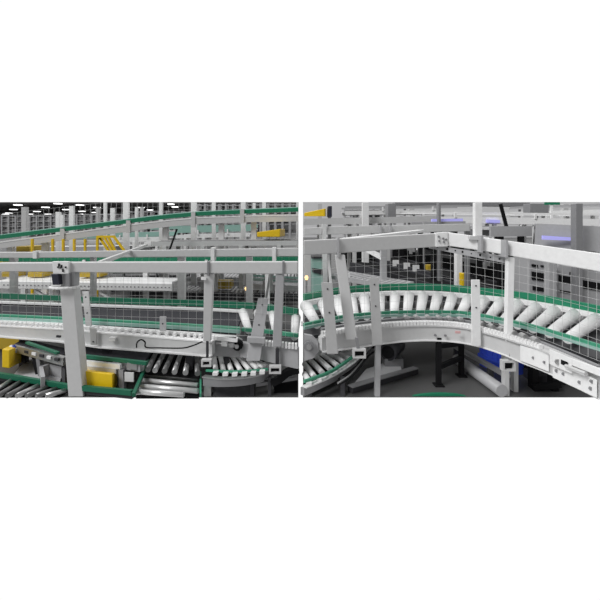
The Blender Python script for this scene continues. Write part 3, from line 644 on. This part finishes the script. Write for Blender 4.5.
p = at(557.5,361.5,dat(557)-.055); part('adjuster_ring', MB().cone(p, p-V((.002,.014,0)), .019, n=14), STEEL, T)
bo = MB()
for x, y in ((533,357.5),(544,362),(556,370.5),(563,373.5),(579,382),(591,381),(590,388),(435,335),(445,335.4)):
    p = at(x,y,dat(x)-.02); bo.cone(p, p-V((0,.014,0)), .011, n=10)
part('bolt', bo, MID, T)
# drive plate at the left end
dp = MB(); A = [at(x,y,3.15) for x,y in ((RS+.4,361),(314,358),(319,351),(318,342),(312,336),(RS+.4,334.5))]
dp.v += A+[p+V((0,.04,0)) for p in A]; dp.f += [[0,1,2,3,4,5],[11,10,9,8,7,6]]+[[i,(i+1)%6,(i+1)%6+6,i+6] for i in range(6)]
part('drive_plate', dp, GREY, T)
p = at(309,345.5,3.13); smooth(part('pulley', MB().cone(p, p-V((0,.03,0)), .04, n=20), MID, T)); part('pulley_hub', MB().cone(p-V((0,.03,0)), p-V((0,.05,0)), .02, n=14), STEEL, T)
for x, y0, D_ in ((507,352,3.27),(516,357,3.35)):
    part('leg', MB().post((x-2,x+2.4,y0,D_),(x-2,x+2.4,YH+F*H/D_,D_),.06), RAIL, T)
for x, y0, D_ in ((536,362,3.4),(556,372,3.36),(530,362,3.7)):
    part('leg', MB().post((x-3,x+3,y0-12,D_),(x-3,x+3,YH+F*H/D_,D_),.08), BLACK, T)
part('leg', MB().post((376,381,342,3.36),(375,380,396.9,3.262),.05), GREY, T)
part('cross_brace', MB().bar(at(533,388,3.38), at(560,384,3.36), .04, .05), BLACK, T)
part('motor_housing', MB().post((538,598,352,3.9),(538,598,380,3.9),.3), BLACK, T)
part('motor_housing', MB().post((536,566,376,3.5),(536,566,YH+F*H/3.5-.3,3.5),.2), DARK, T)

# ---- front fence, right bay
T = thing('safety_fence', 'front safety fence whose bright rails meet at a bolted corner, right bay', 'fence', (at(440,300,3.5).x, 3.5, 0))
part('rail', MB().rail((RS,240.6,255,3.2),(338,238.9,253.2,3.28),.08), RAIL, T, .006)
part('rail', MB().rail((338.5,238.9,253.2,3.28),(437,233.4,246.8,3.5),.08), RAIL, T, .006)
part('rail', MB().rail((447,232,245.6,3.5),(482,237,250.8,3.34),.08), WHITE, T, .006)  # whiter enamel on this run paints in the extra light its facing catches
part('rail', MB().rail((482.5,237,250.8,3.34),(507,240.6,255.2,3.2),.08), WHITE, T, .006)
part('rail', MB().rail((507.5,240.6,255.2,3.2),(612,255,273.8,2.68),.08), WHITE, T, .006)
cp = part('corner_plate', MB().rail((436,232.8,247,3.48),(448,232,246.6,3.48),.06), WHITE, T, .005)
bo = MB()
for x, y in ((438.5,236.5),(439,241),(443,238.5),(446,239.5),(443.5,242)):
    p = at(x,y,3.48); bo.cone(p+V((0,.01,0)), p-V((0,.012,0)), .009, n=8)
part('bolt', bo, MID, T)
part('upper_post', MB().post((475,482.5,202.4,3.38),(475,482.5,237,3.38),.05), WHITE, T, .005)
part('upper_post_bracket', MB().rail((470,236,239.5,3.35),(489,236.6,240.5,3.33),.04), RAIL, T)
part('perforated_channel', MB().rail((430,244.5,248.4,3.58),(512,257,264.5,3.24),.03), GREY, T)
hl = MB()
for x, y in ((437,247),(447,249),(455,250.6),(462.5,251.8),(471,253.6),(480,255),(490,257.2),(499,258.8),(506,260.2)):
    D_ = 3.58+(3.24-3.58)*(x-430)/82; p = at(x,y,D_); hl.cone(p+V((0,.01,0)), p-V((0,.012,0)), .011 if x in (447,462.5,480) else .006, n=8)
part('hole', hl, BLACK, T)
for px, a, b, D_ in ((338.3,238,257,3.24),(482.3,235.5,252.5,3.29),(507.2,239.8,257.5,3.15)): part('clamp', MB().rail((px-1,a,b,D_),(px+1,a+.2,b+.2,D_),.13), GREY, T)
part('post', MB().post((335,345,255,3.26),(346.5,357.5,340,3.18),.05), RAIL, T, .005)
part('brace', MB().post((327,329.4,255,3.3),(331,333.4,300,3.3),.03), WHITE, T)
part('post', MB().post((508.2,515,257.5,3.18),(506.4,513,342,3.08),.05), WHITE, T, .005)
part('strut', MB().post((509.6,511.6,341,3.08),(509.6,511.6,362,3.06),.02), MID, T)
sqtube(T, 503,516,361,371.5,3.05); sqtube(T, 353,366,349.5,358.5,3.08)
part('strut', MB().post((355,358,338,3.1),(357,360,350,3.1),.02), MID, T)
mesh_panel(T, [(RS+.5,255,3.3),(338,253,3.34),(440,246.5,3.58),(612,273,2.78)], [(RS+.5,326,3.2),(340,320,3.26),(400,316,3.5),(470,318,3.4),(520,330,3.1),(612,366,2.62)], 8.6, 9, .0012)

# ---- lower curve at the bottom left of the right bay
T = thing('roller_curve', 'low curve of slim white rollers at the bottom left of the right bay', 'conveyor', (at(330,372,3.4).x, 3.4, 0))
for a, b in (((RS+1,374),(RS+5,381)),((RS+.8,364),(314.5,377)),((310,360),(322.5,373)),((316.5,357),(330.5,369.5)),((323,354.5),(338,366)),((329,353),(344.5,362.4)),((336,352.6),(350,359)),((342,352),(354,355.6))):
    smooth(part('roller', MB().cone(on(*a,.14), on(*b,.14), .024, n=14), CONE, T))
part('guide_rail', MB().sweep([on(x,y,.17) for x,y in cr([(RS+.4,381.5),(316,377.5),(330,372),(343,364),(353,356.5)])], .02, .022), MINT, T)
cu = cr([(RS+.4,388.6),(318,383),(334,375.6),(350,365.4),(362,355),(371,346.5)]); cb = cr([(RS+.4,396.2),(318,390),(334,382),(350,371.4),(362,360.6),(373,350)])
top = [on(x,y,.13) for x,y in cu]; part('side_frame', MB().ribbon(top, [at(x,y,p.y) for (x,y),p in zip(cb,top)], .04), MID, T)
part('top_rail', MB().sweep([p+V((0,.02,.004)) for p in top], .05, .01), WHITE, T)
tb = MB()
for x, y in ((309,383.5),(319,379.2),(329,374.8),(338,369),(346,363.2),(357,352),(362,349),(350,350.5)):
    q = on(x,y,.15); tb.box((q.x-.024,q.y-.02,q.z-.015),(q.x+.02,q.y+.02,q.z+.012))
part('roller_end', tb, WHITE, T)
part('bed', MB().slab([on(RS+.5,389,.09), on(334,376,.09), on(356,359,.09)], [on(RS+.5,362,.09), on(325,354,.09), on(345,350,.09)], .02), BLACK, T)
part('leg', MB().post((340.5,345,378,3.36),(340.5,345,396.9,3.262),.04), DARK, T)
part('leg', MB().post((308,312,393,3.27),(308,312,396.9,3.262),.04), DARK, T)
T = thing('cable_bundle', 'bundle of black and silver cables hanging along the low curved frame, right bay', 'cable', (at(360,362,3.4).x, 3.4, 0))
for d, m in ((0,BLACK),(2.2,STEEL),(4.4,BLACK),(-2,BLACK)):
    part('cable', MB().pipe([on(x,y+d,.1+.01*d) for x,y in cr([(338,381),(350,373),(360,362),(368,352),(376,346)],4)], .009), m, T)

# ---- floor level, right bay
T = thing('floor_stand', 'black two legged stand with cross bar under the curved conveyor', 'stand', (at(450,380,3.6).x, 3.6, 0))
DA, DB = F*H/(386.5-YH), F*H/(377-YH)
part('leg', MB().post((437.4,441.6,338,DA),(437.4,441.6,386.5,DA),.05), BLACK, T)
part('leg', MB().post((460.4,464.4,346,DB),(460.4,464.4,377,DB),.05), BLACK, T)
part('cross_bar', MB().bar(at(440,366.5,DA+.03), at(463,357,DB+.03), .03, .04), BLACK, T)
part('cross_bar', MB().bar(at(440,346,DA+.03), at(463,343,DB+.03), .03, .04), BLACK, T)
for px, D_ in ((439.5,DA),(462.4,DB)):
    p = at(px,225,D_); part('foot_plate', MB().box((p.x-.04,D_-.02,0),(p.x+.04,D_+.07,.01)), BLACK, T)
solo('round_duct', MB().cone(on(457,359,.05), on(502,391,.05), .05, n=24), GREY, 'pale round duct lying on the floor right of the black stand', 'duct')
smooth(bpy.data.objects['round_duct'])
T = thing('floor_rail', 'long dark grey rail on short feet beyond the round duct', 'rail', (at(480,365,3.9).x, 3.9, 0))
part('rail', MB().bar(on(449,343,.16), on(508,376,.16), .05, .03), MID, T)
for u in (.15,.75):
    p = on(449,343,.16).lerp(on(508,376,.16), u); part('leg', MB().box((p.x-.02,p.y-.02,0),(p.x+.02,p.y+.02,.15)), DARK, T)
def crate(x0, y, D_, z0, h, lb):
    p = at(x0, y, D_); w, d = .33, .24; ang = math.radians(-72)
    t = thing('plastic_crate', lb, 'crate', (p.x+.12, D_+.08, z0), 'blue crates on the floor')
    def R(a, b, c): return V((p.x + a*math.cos(ang)-b*math.sin(ang), D_ + a*math.sin(ang)+b*math.cos(ang), z0+c))
    def bx(a0,b0,c0,a1,b1,c1): return [R(a0,b0,c0),R(a1,b0,c0),R(a1,b0,c1),R(a0,b0,c1),R(a0,b1,c0),R(a1,b1,c0),R(a1,b1,c1),R(a0,b1,c1)]
    mb = MB()
    for q in ((0,0,0,w,.012,h),(0,d-.012,0,w,d,h),(0,.012,0,.012,d-.012,h),(w-.012,.012,0,w,d-.012,h),(.012,.012,0,w-.012,d-.012,.012)): mb.hexa(bx(*q))
    part('body', mb, BLUE, t)
    part('rim', MB().hexa(bx(-.012,-.012,h-.03,w+.012,0,h)), BLUE, t)
    rb = MB()
    for i in range(5): a = .02+i*(w-.055)/4; rb.hexa(bx(a,-.009,.008,a+.014,0,h-.03))
    part('rib', rb, BLUE, t)
crate(479.5, 364, 4.0, .0, .12, 'blue plastic crate on the floor, lower of the two beside the slender fence post')
crate(479.5, 364, 4.0, .122, .12, 'blue plastic crate stacked on top of another one beside the slender fence post')
T = thing('floor_beam', 'long low grey beam lying on the floor left of the black stand', 'beam', (at(385,380,3.6).x, 3.6, 0))
part('beam', MB().bar(on(350,389,.03), on(416,370,.03), .06, .06), DARK, T, .005)
part('top_lip', MB().bar(on(350,386.4,.064), on(416,367.6,.064), .065, .008), MID, T)
solo('floor_tray', MB().slab([on(352,386,.02),on(402,371,.02)],[on(366,369,.02),on(398,358,.02)],.018), SHEET, 'grey sheet on the floor behind the long low beam', 'sheet')
T = thing('dark_drum', 'dark drum lying under the curved conveyor right of the grey leg', 'drum', (at(390,352,3.9).x, 3.9, 0))
p = at(388,352,3.9); smooth(part('shell', MB().cone(p, p+V((.15,.25,0)), .085, n=22), DARK, T)); part('end_cap', MB().cone(p-V((.006,.01,0)), p, .06, n=18), BLACK, T)
part('cradle', MB().box((p.x-.03,p.y,0),(p.x+.15,p.y+.12,p.z-.07)), MID, T)
gp = cr([(413,396.6),(424,394.6),(440,393.8),(456,394.6),(466,396.6)])
solo('green_bumper', MB().ribbon([at(x,y,D0+.01) for x,y in gp], [V((at(x,y,D0+.01).x,D0+.01,.001)) for x,y in gp], .03), GREEN, 'low dark green curved bumper on the floor at the bottom of the right bay', 'bumper')

# ------------------------------------------------------------------ light and camera
w = bpy.data.worlds.new('white_void_dimmed_behind'); bpy.context.scene.world = w; w.use_nodes = True
nt = w.node_tree; bg = nt.nodes['Background']
tc = nt.nodes.new('ShaderNodeTexCoord'); sp = nt.nodes.new('ShaderNodeSeparateXYZ'); nt.links.new(tc.outputs['Generated'], sp.inputs[0])
mr = nt.nodes.new('ShaderNodeMapRange'); mr.inputs['From Min'].default_value = -.25; mr.inputs['From Max'].default_value = .25
nt.links.new(sp.outputs['Y'], mr.inputs['Value'])
mx = nt.nodes.new('ShaderNodeMix'); mx.data_type = 'RGBA'
mx.inputs[6].default_value = (.34,.34,.34,1); mx.inputs[7].default_value = (1.02,1.02,1.02,1)  # white void ahead; grey behind the camera is made up to dim camera-facing sides
nt.links.new(mr.outputs[0], mx.inputs[0]); nt.links.new(mx.outputs[2], bg.inputs['Color']); bg.inputs['Strength'].default_value = 1.0
def sun(name, e, direction, ang):
    l = bpy.data.lights.new(name, 'SUN'); l.energy = e; l.angle = math.radians(ang)
    o = bpy.data.objects.new(name, l); C.objects.link(o)
    o.rotation_euler = V(direction).to_track_quat('-Z', 'Y').to_euler(); return o
sun('hall_light', 2.2, (.62,.42,-.70), 25)
cam = bpy.data.cameras.new('camera'); co = bpy.data.objects.new('camera', cam); C.objects.link(co)
co.location = (0,0,H); co.rotation_euler = (math.pi/2,0,0)
cam.sensor_width = 36; cam.lens = F/600*36; cam.shift_y = -(300-YH)/600; cam.clip_end = 400
sc = bpy.context.scene; sc.camera = co
sc.view_settings.view_transform = 'Standard'; sc.view_settings.look = 'None'; sc.view_settings.exposure = 0; sc.view_settings.gamma = 1
